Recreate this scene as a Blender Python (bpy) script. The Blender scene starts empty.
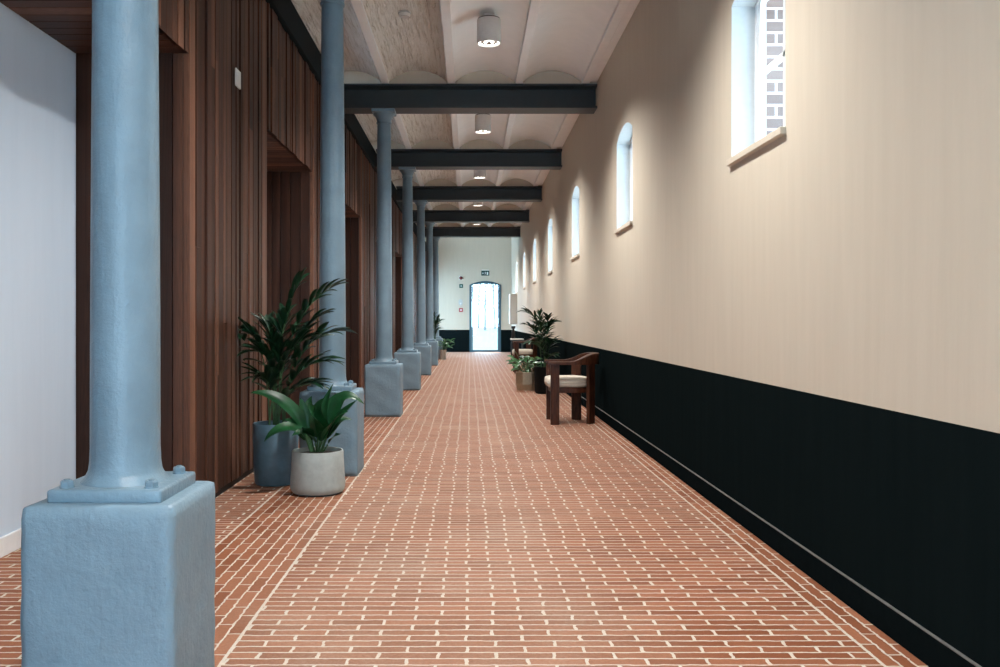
import bpy, bmesh, math, random
from mathutils import Vector, Matrix
random.seed(7)
C = bpy.context.scene.collection
SC = bpy.context.scene
PI = math.pi

# ------------------------------------------------------------------ camera, sky, exposure
F = 890.0                                   # focal length in pixels of the 1000 px wide frame
cam_d = bpy.data.cameras.new('camera')
cam_d.sensor_width = 36.0
cam_d.lens = F / 1000.0 * 36.0
cam_d.shift_x = 0.030
cam_d.shift_y = -0.0125
cam_d.clip_start = 0.05
cam_d.clip_end = 400
cam = bpy.data.objects.new('camera', cam_d)
cam.location = (0, 0, 1.1)
cam.rotation_euler = (PI / 2, 0, 0)
C.objects.link(cam)
SC.camera = cam

world = bpy.data.worlds.new('world')
SC.world = world
world.use_nodes = True
wn = world.node_tree
wn.nodes.clear()
w_out = wn.nodes.new('ShaderNodeOutputWorld')
w_bg = wn.nodes.new('ShaderNodeBackground')
w_bg.inputs['Color'].default_value = (0.50, 0.77, 1.0, 1)      # bright overcast daylight
w_bg.inputs['Strength'].default_value = 8.0
wn.links.new(w_bg.outputs[0], w_out.inputs[0])

sun_d = bpy.data.lights.new('sun', 'SUN')          # high sun along the building: it lights the yard and lawn, not the room
sun_d.energy = 9.0
sun_d.angle = math.radians(3)
sun_d.color = (1.0, 0.97, 0.92)
sun = bpy.data.objects.new('sun', sun_d)
sun.rotation_euler = (math.radians(-28), math.radians(-6), 0)
C.objects.link(sun)

LAMP_POWER = 330.0
LAMP_COLOR = (1.0, 0.975, 0.94)

SC.view_settings.view_transform = 'Standard'
SC.view_settings.look = 'None'
SC.view_settings.gamma = 1.0
SC.view_settings.use_curve_mapping = False
SC.view_settings.exposure = 0.52
SC.cycles.use_denoising = True
SC.cycles.max_bounces = 14
SC.cycles.diffuse_bounces = 12
SC.cycles.sample_clamp_indirect = 30.0


# ------------------------------------------------------------------ materials
class NT:
    def __init__(self, name):
        self.m = bpy.data.materials.new(name)
        self.m.use_nodes = True
        self.t = self.m.node_tree
        self.b = self.t.nodes['Principled BSDF']

    def n(self, kind, **kw):
        node = self.t.nodes.new(kind)
        for k, v in kw.items():
            if k in node.inputs.keys():
                node.inputs[k].default_value = v
            else:
                setattr(node, k, v)
        return node

    def l(self, a, b):
        self.t.links.new(a, b)

    def coords(self, scale=(1, 1, 1)):
        tc = self.n('ShaderNodeNewGeometry')
        mp = self.n('ShaderNodeMapping')
        mp.inputs['Scale'].default_value = scale
        self.l(tc.outputs['Position'], mp.inputs['Vector'])
        return mp.outputs[0]

    def obj_coords(self, scale=(1, 1, 1)):
        tc = self.n('ShaderNodeTexCoord')
        mp = self.n('ShaderNodeMapping')
        mp.inputs['Scale'].default_value = scale
        self.l(tc.outputs['Object'], mp.inputs['Vector'])
        return mp.outputs[0]

    def noise(self, vec, scale, detail=4, rough=0.55):
        k = self.n('ShaderNodeTexNoise')
        k.inputs['Scale'].default_value = scale
        k.inputs['Detail'].default_value = detail
        k.inputs['Roughness'].default_value = rough
        self.l(vec, k.inputs['Vector'])
        return k.outputs['Fac']

    def ramp(self, fac, stops):
        r = self.n('ShaderNodeValToRGB')
        e = r.color_ramp.elements
        while len(e) < len(stops):
            e.new(0.5)
        for i, (p, c) in enumerate(stops):
            e[i].position = p
            e[i].color = (c[0], c[1], c[2], 1) if not isinstance(c, float) else (c, c, c, 1)
        self.l(fac, r.inputs['Fac'])
        return r.outputs['Color']

    def mix(self, fac, a, b, blend='MIX'):
        k = self.n('ShaderNodeMix', data_type='RGBA', blend_type=blend)
        for v, s in ((fac, k.inputs[0]), (a, k.inputs[6]), (b, k.inputs[7])):
            if isinstance(v, (int, float)):
                s.default_value = v
            elif isinstance(v, tuple):
                s.default_value = (v[0], v[1], v[2], 1)
            else:
                self.l(v, s)
        return k.outputs[2]

    def math(self, op, a, b=0.0):
        k = self.n('ShaderNodeMath', operation=op)
        for v, s in ((a, k.inputs[0]), (b, k.inputs[1])):
            if isinstance(v, (int, float)):
                s.default_value = v
            else:
                self.l(v, s)
        return k.outputs[0]

    def bump(self, height, strength=0.3, dist=0.01, normal=None):
        k = self.n('ShaderNodeBump')
        k.inputs['Strength'].default_value = strength
        k.inputs['Distance'].default_value = dist
        self.l(height, k.inputs['Height'])
        if normal is not None:
            self.l(normal, k.inputs['Normal'])
        return k.outputs['Normal']

    def done(self, color=None, rough=0.5, metal=0.0, normal=None, spec=None):
        if color is not None:
            if isinstance(color, tuple):
                self.b.inputs['Base Color'].default_value = (color[0], color[1], color[2], 1)
            else:
                self.l(color, self.b.inputs['Base Color'])
        if isinstance(rough, (int, float)):
            self.b.inputs['Roughness'].default_value = rough
        else:
            self.l(rough, self.b.inputs['Roughness'])
        self.b.inputs['Metallic'].default_value = metal
        if spec is not None:
            self.b.inputs['Specular IOR Level'].default_value = spec
        if normal is not None:
            self.l(normal, self.b.inputs['Normal'])
        return self.m


def simple(name, col, rough=0.5, metal=0.0, var=0.12, scale=30, bump=0.0, bscale=80, bdist=0.002, spec=None):
    k = NT(name)
    v = k.coords()
    f = k.noise(v, scale)
    lo = tuple(c * (1 - var) for c in col)
    hi = tuple(min(1, c * (1 + var)) for c in col)
    c = k.ramp(f, [(0.3, lo), (0.7, hi)])
    nrm = None
    if bump > 0:
        nrm = k.bump(k.noise(v, bscale, 3), bump, bdist)
    return k.done(c, rough, metal, nrm, spec)


def mat_floor():
    k = NT('brick_paving')
    v = k.coords()
    # ragged mortar: shift the coordinates a little
    nz = k.n('ShaderNodeTexNoise')
    nz.inputs['Scale'].default_value = 26
    nz.inputs['Detail'].default_value = 3
    k.l(v, nz.inputs['Vector'])
    sub = k.n('ShaderNodeVectorMath', operation='SUBTRACT')
    k.l(nz.outputs['Color'], sub.inputs[0])
    sub.inputs[1].default_value = (0.5, 0.5, 0.5)
    mul = k.n('ShaderNodeVectorMath', operation='MULTIPLY')
    k.l(sub.outputs[0], mul.inputs[0])
    mul.inputs[1].default_value = (0.020, 0.011, 0)
    add = k.n('ShaderNodeVectorMath', operation='ADD')
    k.l(v, add.inputs[0])
    k.l(mul.outputs[0], add.inputs[1])
    vec = add.outputs[0]
    sep = k.n('ShaderNodeSeparateXYZ')
    k.l(vec, sep.inputs[0])
    sraw = k.n('ShaderNodeSeparateXYZ')
    k.l(v, sraw.inputs[0])
    c1, c2 = (0.225, 0.078, 0.037), (0.340, 0.135, 0.072)
    mortar = (0.62, 0.55, 0.465)

    def brick(vx, vy, row, msize, ys=1.0):
        cb = k.n('ShaderNodeCombineXYZ')
        k.l(vx, cb.inputs[0])
        k.l(k.math('MULTIPLY', vy, ys), cb.inputs[1])
        b = k.n('ShaderNodeTexBrick')
        b.offset = 0.5
        b.inputs['Scale'].default_value = 1.0
        b.inputs['Brick Width'].default_value = 0.1955
        b.inputs['Row Height'].default_value = row * ys
        b.inputs['Mortar Size'].default_value = msize
        b.inputs['Mortar Smooth'].default_value = 0.25
        b.inputs['Bias'].default_value = 0.0
        b.inputs['Color1'].default_value = (*c1, 1)
        b.inputs['Color2'].default_value = (*c2, 1)
        b.inputs['Mortar'].default_value = (*mortar, 1)
        k.l(cb.outputs[0], b.inputs['Vector'])
        return b

    # every course is laid a little out of step with the next
    cr = k.n('ShaderNodeCombineXYZ')
    k.l(k.math('MULTIPLY', k.math('FLOOR', k.math('DIVIDE', sep.outputs[1], 0.0537)), 0.23), cr.inputs[0])
    k.l(k.math('MULTIPLY', sraw.outputs[0], 0.35), cr.inputs[1])
    wander = k.math('MULTIPLY', k.math('SUBTRACT', k.noise(cr.outputs[0], 1.0, 3, 0.7), 0.5), 0.085)
    bf = brick(k.math('ADD', k.math('ADD', sep.outputs[0], wander), 0.012), sep.outputs[1], 0.0537, 0.0064, 1.45)
    xl = k.math('ADD', sep.outputs[0], 1.24 + 0.055 * 20)
    bl = brick(sep.outputs[1], xl, 0.055, 0.0042)
    xr = k.math('SUBTRACT', sep.outputs[0], 1.325)
    br = brick(sep.outputs[1], xr, 0.050, 0.0045)
    ml = k.math('MULTIPLY', k.math('GREATER_THAN', sraw.outputs[0], -1.24), k.math('LESS_THAN', sraw.outputs[0], -0.80))
    mr = k.math('GREATER_THAN', sraw.outputs[0], 1.325)
    col = k.mix(ml, bf.outputs['Color'], bl.outputs['Color'])
    col = k.mix(mr, col, br.outputs['Color'])
    fac = k.mix(ml, bf.outputs['Fac'], bl.outputs['Fac'])
    fac = k.mix(mr, fac, br.outputs['Fac'])
    for xe in (-1.242, -0.800, 1.323):           # straight mortar joint between the fields
        ln = k.math('LESS_THAN', k.math('ABSOLUTE', k.math('SUBTRACT', k.math('ADD', k.math('MULTIPLY', sraw.outputs[0], 0.7), k.math('MULTIPLY', sep.outputs[0], 0.3)), xe)), 0.0058)
        col = k.mix(ln, col, mortar)
        fac = k.mix(ln, fac, (1.0, 1.0, 1.0))
    # cement haze smeared over the bricks, in patches
    haze = k.ramp(k.noise(v, 1.7, 6, 0.65), [(0.46, 0.0), (0.72, 0.32)])
    fine = k.ramp(k.noise(v, 55, 4, 0.7), [(0.3, 0.35), (0.75, 1.0)])
    # most dust lies where people walk, along the middle
    mid = k.math('ABSOLUTE', k.math('ADD', sraw.outputs[0], 0.15))
    walk = k.ramp(mid, [(0.45, 1.0), (1.15, 0.0)])
    near = k.ramp(k.math('DIVIDE', sraw.outputs[1], 10.0), [(0.3, 0.24), (0.65, 0.07)])
    base_h = k.mix(1.0, haze, near, 'ADD')
    hz = k.mix(1.0, k.mix(1.0, base_h, walk, 'MULTIPLY'), fine, 'MULTIPLY')
    col = k.mix(hz, col, (0.58, 0.46, 0.36))
    tone = k.ramp(k.noise(v, 90, 4, 0.7), [(0.25, 0.80), (0.75, 1.12)])
    col = k.mix(1.0, col, tone, 'MULTIPLY')
    inv = k.math('SUBTRACT', 1.0, fac)
    n1 = k.bump(inv, 0.45, 0.004)
    n2 = k.bump(k.noise(v, 140, 3), 0.25, 0.002, n1)
    return k.done(col, 0.58, 0, n2, 0.07)


def mat_wood(name, axis='Z', dark=1.0):
    """planks: each plank carries its own tone in the attribute 'tone'; grain runs along the axis"""
    k = NT(name)
    sc = {'Z': (45, 45, 1.6), 'X': (1.6, 45, 45), 'Y': (45, 1.6, 45)}[axis]
    at = k.n('ShaderNodeAttribute', attribute_name='tone')
    v = k.coords(sc)
    off = k.n('ShaderNodeVectorMath', operation='ADD')
    k.l(v, off.inputs[0])
    sh = k.n('ShaderNodeVectorMath', operation='SCALE')
    k.l(at.outputs['Color'], sh.inputs[0])
    sh.inputs['Scale'].default_value = 37.0
    k.l(sh.outputs[0], off.inputs[1])
    grain = k.noise(off.outputs[0], 1.0, 6, 0.62)
    d = dark
    base = k.ramp(at.outputs['Fac'], [(0.0, (0.030 * d, 0.013 * d, 0.008 * d)), (0.22, (0.055 * d, 0.022 * d, 0.013 * d)), (0.45, (0.135 * d, 0.058 * d, 0.034 * d)),
                                      (0.8, (0.255 * d, 0.118 * d, 0.070 * d)), (1.0, (0.480 * d, 0.255 * d, 0.150 * d))])
    g = k.ramp(grain, [(0.28, 0.50), (0.5, 0.95), (0.75, 1.35)])
    col = k.mix(1.0, base, g, 'MULTIPLY')
    nrm = k.bump(grain, 0.25, 0.003)
    return k.done(col, 0.45, 0, nrm, 0.25)


def mat_ceiling(name, rough):
    k = NT(name)
    v = k.coords()
    if not rough:
        c = k.ramp(k.noise(v, 6, 5), [(0.3, (0.86, 0.89, 0.89)), (0.7, (0.91, 0.93, 0.93))])
    if rough:
        c = k.ramp(k.noise(v, 6, 5), [(0.3, (0.86, 0.85, 0.79)), (0.7, (0.92, 0.91, 0.86))])
        sp = k.n('ShaderNodeSeparateXYZ')
        k.l(v, sp.inputs[0])
        # uneven brick courses along the corridor under thick paint
        wob = k.math('MULTIPLY', k.noise(k.coords((3, 3, 3)), 1.6, 5, 0.7), 0.11)
        cx = k.math('DIVIDE', k.math('ADD', sp.outputs[0], wob), 0.066)
        fr = k.math('ABSOLUTE', k.math('SUBTRACT', k.math('FRACT', cx), 0.5))
        joint = k.ramp(fr, [(0.0, 1.0), (0.36, 0.92), (0.5, 0.0)])
        part = k.ramp(k.noise(k.coords((5, 2, 5)), 1.3, 4, 0.7), [(0.38, 0.0), (0.6, 1.0)])
        streak = k.noise(k.coords((34, 2.2, 34)), 1.0, 6, 0.72)
        n1 = k.bump(k.math('MULTIPLY', joint, part), 1.0, 0.016)
        n2 = k.bump(streak, 1.0, 0.030, n1)
        jc = k.ramp(k.math('MULTIPLY', k.math('SUBTRACT', 1.0, joint), part), [(0.2, (1.0, 1.0, 1.0)), (1.0, (0.72, 0.68, 0.62))])
        c = k.mix(1.0, c, jc, 'MULTIPLY')
        blot = k.ramp(streak, [(0.30, (0.66, 0.62, 0.55)), (0.50, (1.0, 1.0, 1.0))])
        c = k.mix(1.0, c, blot, 'MULTIPLY')
        return k.done(c, 0.8, 0, n2, 0.2)
    v2 = k.coords((14, 1.2, 14))
    n2 = k.bump(k.noise(v2, 1.5, 5), 0.3, 0.004)
    return k.done(c, 0.7, 0, n2, 0.25)


def mat_plaster(name, a, b, rough=0.6, spec=0.3):
    k = NT(name)
    v = k.coords((9, 9, 0.8))
    c = k.ramp(k.noise(v, 1.6, 5), [(0.3, a), (0.7, b)])
    n1 = k.bump(k.noise(k.coords(), 55, 4), 0.12, 0.003)
    n2 = k.bump(k.noise(v, 2.5, 4), 0.18, 0.006, n1)
    return k.done(c, rough, 0, n2, spec)


def mat_paint(name, col, rough=0.32, bump=0.6):
    """thick brushed paint on cast iron or render"""
    k = NT(name)
    v = k.coords()
    c = k.ramp(k.noise(v, 7, 5), [(0.3, tuple(x * 0.90 for x in col)), (0.7, tuple(x * 1.08 for x in col))])
    n1 = k.bump(k.noise(v, 38, 5, 0.65), bump, 0.006)
    n2 = k.bump(k.noise(k.coords((60, 60, 6)), 1.0, 3), bump * 0.5, 0.003, n1)
    return k.done(c, rough, 0, n2, 0.5)


def mat_glass(name):
    k = NT(name)
    k.t.nodes.remove(k.b)
    out = k.t.nodes['Material Output']
    tr = k.n('ShaderNodeBsdfTransparent')
    tr.inputs['Color'].default_value = (0.93, 0.96, 0.96, 1)
    gl = k.n('ShaderNodeBsdfGlossy')
    gl.inputs['Roughness'].default_value = 0.02
    lw = k.n('ShaderNodeLayerWeight')
    fac = k.math('ADD', k.math('MULTIPLY', k.math('POWER', lw.outputs['Facing'], 5.0), 0.85), 0.05)
    mx = k.n('ShaderNodeMixShader')
    k.l(fac, mx.inputs[0])
    k.l(tr.outputs[0], mx.inputs[1])
    k.l(gl.outputs[0], mx.inputs[2])
    k.l(mx.outputs[0], out.inputs['Surface'])
    return k.m


def mat_emit(name, col, strength):
    k = NT(name)
    k.b.inputs['Base Color'].default_value = (0.8, 0.8, 0.8, 1)
    k.b.inputs['Emission Color'].default_value = (*col, 1)
    k.b.inputs['Emission Strength'].default_value = strength
    return k.m


def mat_leaf(name, dark, light):
    k = NT(name)
    v = k.coords()
    c = k.ramp(k.noise(v, 9, 4), [(0.3, dark), (0.72, light)])
    n = k.bump(k.noise(v, 45, 3), 0.2, 0.004)
    return k.done(c, 0.36, 0, n, 0.27)


def mat_brick_outside():
    k = NT('outside_brickwork')
    v = k.coords()
    sp = k.n('ShaderNodeSeparateXYZ')
    k.l(v, sp.inputs[0])
    cb = k.n('ShaderNodeCombineXYZ')
    k.l(k.math('ADD', sp.outputs[0], sp.outputs[1]), cb.inputs[0])
    k.l(sp.outputs[2], cb.inputs[1])
    b = k.n('ShaderNodeTexBrick')
    b.inputs['Scale'].default_value = 1.0
    b.inputs['Brick Width'].default_value = 0.21
    b.inputs['Row Height'].default_value = 0.068
    b.inputs['Mortar Size'].default_value = 0.007
    b.inputs['Color1'].default_value = (0.165, 0.098, 0.080, 1)
    b.inputs['Color2'].default_value = (0.215, 0.135, 0.112, 1)
    b.inputs['Mortar'].default_value = (0.75, 0.73, 0.70, 1)
    k.l(cb.outputs[0], b.inputs['Vector'])
    return k.done(b.outputs['Color'], 0.8, 0, k.bump(k.noise(v, 50), 0.3, 0.005))


M = {
    'floor': mat_floor(),
    'wood_v': mat_wood('reddish_cladding_wood', 'Z'),
    'wood_x': mat_wood('reddish_soffit_wood', 'X'),
    'plinth': simple('black_plinth', (0.012, 0.011, 0.011), 0.7),
    'ceil_rough': mat_ceiling('painted_vault_brick', True),
    'ceil_smooth': mat_ceiling('painted_vault_plaster', False),
    'wall': mat_plaster('cream_plaster', (0.560, 0.495, 0.398), (0.593, 0.525, 0.426)),
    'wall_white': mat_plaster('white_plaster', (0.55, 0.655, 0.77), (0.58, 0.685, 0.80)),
    'reveal': simple('white_reveal_paint', (0.50, 0.53, 0.54), 0.5, var=0.03),
    'dado': mat_plaster('black_dado_paint', (0.0050, 0.0085, 0.0090), (0.0066, 0.0105, 0.0112), 0.6, 0.0),
    'skirting': simple('black_skirting_paint', (0.0050, 0.0078, 0.0085), 0.6, spec=0.0),
    'lit_edge': simple('lit_skirting_edge', (0.13, 0.13, 0.122), 0.5),
    'column': mat_paint('blue_grey_column_paint', (0.175, 0.265, 0.330)),
    'pedestal': mat_paint('blue_grey_render_paint', (0.180, 0.272, 0.338), 0.55, 0.7),
    'beam': mat_paint('dark_slate_steel_paint', (0.026, 0.038, 0.044), 0.45, 0.15),
    'lamp': simple('warm_grey_lamp_metal', (0.66, 0.64, 0.61), 0.5, var=0.04),
    'black': simple('black_metal', (0.015, 0.015, 0.015), 0.4),
    'edge': simple('black_steel_paint', (0.007, 0.012, 0.014), 0.6, spec=0.04),
    'lens': mat_emit('lamp_lens', (1.0, 0.95, 0.88), 4.0),
    'chip': mat_emit('lamp_diode', (1.0, 0.96, 0.9), 5.0),
    'reflector': simple('lamp_reflector', (0.5, 0.49, 0.47), 0.25, 0.6),
    'plastic': simple('white_plastic', (0.74, 0.74, 0.71), 0.4, var=0.02),
    'glass': mat_glass('clear_glass'),
    'sash': simple('white_window_paint', (0.80, 0.82, 0.83), 0.4, var=0.03),
    'sill': simple('cream_tile_sill', (0.60, 0.53, 0.43), 0.55, var=0.05),
    'brick_out': mat_brick_outside(),
    'doorframe': simple('blue_door_paint', (0.040, 0.105, 0.145), 0.35, var=0.05),
    'steel': simple('brushed_steel', (0.55, 0.55, 0.55), 0.3, 0.9),
    'pot_blue': simple('dark_blue_glaze', (0.080, 0.145, 0.190), 0.40, var=0.18, scale=14, bump=0.2, bscale=40),
    'pot_grey': simple('pale_grey_concrete', (0.37, 0.41, 0.395), 0.6, var=0.10, scale=22, bump=0.15, bscale=60),
    'pot_base': simple('dark_blue_pot_foot', (0.05, 0.085, 0.11), 0.5),
    'pot_dark': simple('black_pot', (0.008, 0.009, 0.009), 0.6, spec=0.1),
    'pot_beige': simple('beige_pot', (0.46, 0.42, 0.35), 0.6),
    'brass': simple('taupe_brass', (0.36, 0.29, 0.20), 0.40, 0.6, var=0.1),
    'soil': simple('potting_soil', (0.035, 0.024, 0.017), 0.9, var=0.4, scale=60, bump=0.8, bscale=90, bdist=0.01),
    'leaf_palm': mat_leaf('palm_leaf', (0.004, 0.022, 0.011), (0.014, 0.062, 0.026)),
    'leaf_broad': mat_leaf('broad_leaf', (0.003, 0.028, 0.010), (0.014, 0.088, 0.027)),
    'leaf_light': mat_leaf('bright_leaf', (0.014, 0.065, 0.020), (0.060, 0.170, 0.055)),
    'stem': simple('green_stem', (0.050, 0.130, 0.050), 0.5),
    'chairwood': None,
    'cushion': simple('oatmeal_upholstery', (0.64, 0.57, 0.47), 0.9, var=0.06, scale=120, bump=0.4, bscale=400, bdist=0.002),
    'piping': simple('oatmeal_piping', (0.50, 0.44, 0.36), 0.9),
    'red': simple('red_plastic', (0.42, 0.035, 0.050), 0.4),
    'darkred': simple('dark_red_plastic', (0.16, 0.018, 0.020), 0.4),
    'green': simple('green_sign', (0.010, 0.085, 0.065), 0.4),
    'signdark': simple('dark_green_sign', (0.006, 0.055, 0.048), 0.4),
    'white': simple('white_marking', (0.82, 0.85, 0.84), 0.4, var=0.01),
    'grey': simple('light_grey_plastic', (0.50, 0.51, 0.50), 0.45),
    'lawn': simple('winter_lawn', (0.036, 0.056, 0.050), 0.9, var=0.3, scale=4),
    'gravel': simple('pale_gravel', (0.68, 0.68, 0.66), 0.9, var=0.2, scale=30),
    'bark': simple('grey_bark', (0.15, 0.15, 0.145), 0.9),
}


def mat_chairwood():
    k = NT('dark_reddish_chair_wood')
    v = k.obj_coords((30, 30, 6))
    g = k.noise(v, 1.6, 5)
    c = k.ramp(g, [(0.3, (0.026, 0.009, 0.005)), (0.7, (0.085, 0.028, 0.013))])
    return k.done(c, 0.36, 0, k.bump(g, 0.1, 0.002), 0.22)


M['chairwood'] = mat_chairwood()


# ------------------------------------------------------------------ object helpers
def obj(name, bm, mats, parent=None, smooth=False, kind=None, loc=None, recalc=True):
    if recalc:
        bmesh.ops.recalc_face_normals(bm, faces=bm.faces[:])
    me = bpy.data.meshes.new(name)
    bm.to_mesh(me)
    bm.free()
    if not isinstance(mats, (list, tuple)):
        mats = [mats]
    for m in mats:
        me.materials.append(m)
    if smooth:
        for p in me.polygons:
            p.use_smooth = True
        if smooth != 'all':
            try:
                me.set_sharp_from_angle(angle=math.radians(38))
            except Exception:
                pass
    o = bpy.data.objects.new(name, me)
    C.objects.link(o)
    if loc is not None:
        o.location = loc
    if parent is not None:
        o.parent = parent
    if kind:
        o['kind'] = kind
    return o


def thing(name, label, cat, loc=(0, 0, 0), rz=0.0, group=None, kind=None):
    o = bpy.data.objects.new(name, None)
    o.empty_display_size = 0.1
    C.objects.link(o)
    o.location = loc
    o.rotation_euler = (0, 0, rz)
    o['label'] = label
    o['category'] = cat
    if group:
        o['group'] = group
    if kind:
        o['kind'] = kind
    return o


def dup(root, loc, label, rz=None):
    r = root.copy()
    C.objects.link(r)
    r.location = loc
    if rz is not None:
        r.rotation_euler = (0, 0, rz)
    r['label'] = label
    for ch in list(root.children):
        c = ch.copy()
        C.objects.link(c)
        c.parent = r
        for g in list(ch.children):
            d = g.copy()
            C.objects.link(d)
            d.parent = c
    return r


def box(bm, x0, x1, y0, y1, z0, z1, mi=0, bevel=0.0, seg=2):
    vs = [bm.verts.new(p) for p in ((x0, y0, z0), (x1, y0, z0), (x1, y1, z0), (x0, y1, z0),
                                    (x0, y0, z1), (x1, y0, z1), (x1, y1, z1), (x0, y1, z1))]
    fs = [bm.faces.new([vs[i] for i in q]) for q in ((0, 3, 2, 1), (4, 5, 6, 7), (0, 1, 5, 4), (1, 2, 6, 5), (2, 3, 7, 6), (3, 0, 4, 7))]
    for f in fs:
        f.material_index = mi
    if bevel > 0:
        es = list({e for f in fs for e in f.edges})
        r = bmesh.ops.bevel(bm, geom=es, offset=bevel, segments=seg, profile=0.5, affect='EDGES')
        for f in r['faces']:
            f.material_index = mi
    return vs


def prism(bm, poly, z0, z1, mi=0):
    a = [bm.verts.new((x, y, z0)) for x, y in poly]
    b = [bm.verts.new((x, y, z1)) for x, y in poly]
    n = len(poly)
    fs = [bm.faces.new(a[::-1]), bm.faces.new(b)]
    for i in range(n):
        fs.append(bm.faces.new((a[i], a[(i + 1) % n], b[(i + 1) % n], b[i])))
    for f in fs:
        f.material_index = mi
    return fs


def lathe(bm, prof, seg=32, cx=0.0, cy=0.0, mi=0, cap0=True, cap1=True):
    rings = []
    for r, z in prof:
        rings.append([bm.verts.new((cx + r * math.cos(2 * PI * i / seg), cy + r * math.sin(2 * PI * i / seg), z)) for i in range(seg)])
    for a, b in zip(rings, rings[1:]):
        for i in range(seg):
            f = bm.faces.new((a[i], a[(i + 1) % seg], b[(i + 1) % seg], b[i]))
            f.material_index = mi
    if cap0:
        bm.faces.new(rings[0][::-1]).material_index = mi
    if cap1:
        bm.faces.new(rings[-1]).material_index = mi


def tube(bm, pts, radii, seg=8, mi=0):
    pts = [Vector(p) for p in pts]
    rings = []
    up = Vector((0.31, 0.2, 0.93)).normalized()
    for i, p in enumerate(pts):
        d = (pts[min(i + 1, len(pts) - 1)] - pts[max(i - 1, 0)]).normalized()
        a = d.cross(up)
        if a.length < 1e-4:
            a = d.cross(Vector((1, 0, 0)))
        a.normalize()
        b = d.cross(a)
        r = radii[i] if isinstance(radii, (list, tuple)) else radii
        rings.append([bm.verts.new(p + (a * math.cos(2 * PI * j / seg) + b * math.sin(2 * PI * j / seg)) * r) for j in range(seg)])
    for r0, r1 in zip(rings, rings[1:]):
        for j in range(seg):
            bm.faces.new((r0[j], r0[(j + 1) % seg], r1[(j + 1) % seg], r1[j])).material_index = mi
    bm.faces.new(rings[0][::-1]).material_index = mi
    bm.faces.new(rings[-1]).material_index = mi


def bez(p0, p1, p2, t):
    return p0 * (1 - t) ** 2 + p1 * 2 * t * (1 - t) + p2 * t * t


def at(px, py, d):
    """a point of the place from its pixel and its distance along the corridor"""
    return Vector(((px - 470) * d / F, d, 1.1 - (py - 321) * d / F))


# ------------------------------------------------------------------ measures of the place
S = 3.91                       # bay length
COL0 = 2.60                    # first column in view
XR = 1.47                      # right wall face
XW = -1.57                     # wood face
XB = -2.19                     # back of the recesses
YEND = 31.6                    # far wall
Y0 = -2.4                      # the corridor goes on a little behind the photographer
ZB, ZT = 3.56, 3.84            # underside and top of the cross beams
DADO = 0.788
WT = 0.44                      # wall thickness


# ------------------------------------------------------------------ floor
bm = bmesh.new()
box(bm, XB - 0.4, XR + WT, Y0 - 0.4, YEND + 0.42, -0.12, 0.0)
obj('floor', bm, M['floor'], kind='structure')


# ------------------------------------------------------------------ walls with arched openings
def arch_pts(ua, ub, zs, rise, n=14):
    """points from (ub, zs) over the arch to (ua, zs)"""
    w = (ub - ua) / 2
    c = (ua + ub) / 2
    R = (w * w + rise * rise) / (2 * rise)
    th = math.asin(min(1, w / R))
    return [(c + R * math.sin(th - 2 * th * i / n), zs + rise - R + R * math.cos(th - 2 * th * i / n)) for i in range(n + 1)]


def opening_loop(o):
    ua, ub, z0, zs, rise = o
    return [(ua, z0), (ub, z0)] + arch_pts(ua, ub, zs, rise)


def wall_mesh(bm, P, u0, u1, z0, z1, ops, t0, t1, split, mats, reveal_split):
    """P(u, t, z) -> point; t0 inside face, t1 outside face; mats = (inside, dado, reveal, outside)"""
    ops = sorted(ops)

    def quad(pts, mi):
        f = bm.faces.new([bm.verts.new(P(*p)) for p in pts])
        f.material_index = mi

    for t, mi_hi, mi_lo in ((t0, mats[0], mats[1]), (t1, mats[3], mats[3])):
        def rect(a, b, c, d):
            if b - a < 1e-6 or d - c < 1e-6:
                return
            if c < split < d:
                quad([(a, t, c), (b, t, c), (b, t, split), (a, t, split)], mi_lo)
                quad([(a, t, split), (b, t, split), (b, t, d), (a, t, d)], mi_hi)
            else:
                quad([(a, t, c), (b, t, c), (b, t, d), (a, t, d)], mi_lo if d <= split + 1e-6 else mi_hi)
        u = u0
        for o in ops:
            ua, ub, oz, zs, rise = o
            rect(u, ua, z0, z1)
            rect(ua, ub, z0, oz)
            arc = arch_pts(ua, ub, zs, rise)
            for (a, b) in zip(arc, arc[1:]):
                quad([(b[0], t, b[1]), (a[0], t, a[1]), (a[0], t, z1), (b[0], t, z1)], mi_hi)
            u = ub
        rect(u, u1, z0, z1)
    for o in ops:
        lp = opening_loop(o)
        n = len(lp)
        for i in range(n):
            a, b = lp[i], lp[(i + 1) % n]
            for ta, tb, mi in ((t0, reveal_split, mats[2]), (reveal_split, t1, mats[3])):
                quad([(a[0], ta, a[1]), (b[0], ta, b[1]), (b[0], tb, b[1]), (a[0], tb, a[1])], mi)
    # ends
    for uu in (u0, u1):
        quad([(uu, t0, z0), (uu, t1, z0), (uu, t1, z1), (uu, t0, z1)], mats[0])
    bmesh.ops.remove_doubles(bm, verts=bm.verts[:], dist=1e-4)


WIN_Y = [4.575 + S * k for k in range(-1, 7)]
WIN = [(y - 0.425, y + 0.425, 2.005, 2.865, 0.105) for y in WIN_Y]
bm = bmesh.new()
wall_mesh(bm, lambda u, t, z: (t, u, z), Y0, YEND, 0.0, 4.3, WIN, XR, XR + WT, DADO, (0, 1, 2, 3), XR + 0.165)
obj('wall_right', bm, [M['wall'], M['dado'], M['reveal'], M['brick_out']], kind='structure')

DOOR = (-0.02, 1.10, 0.0, 2.38, 0.135)
bm = bmesh.new()
wall_mesh(bm, lambda u, t, z: (u, t, z), XB - 0.4, XR, 0.0, 4.3, [DOOR], YEND, YEND + 0.42, DADO, (0, 1, 2, 3), YEND + 0.30)
obj('wall_far', bm, [M['wall'], M['dado'], M['reveal'], M['brick_out']], kind='structure')

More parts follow.
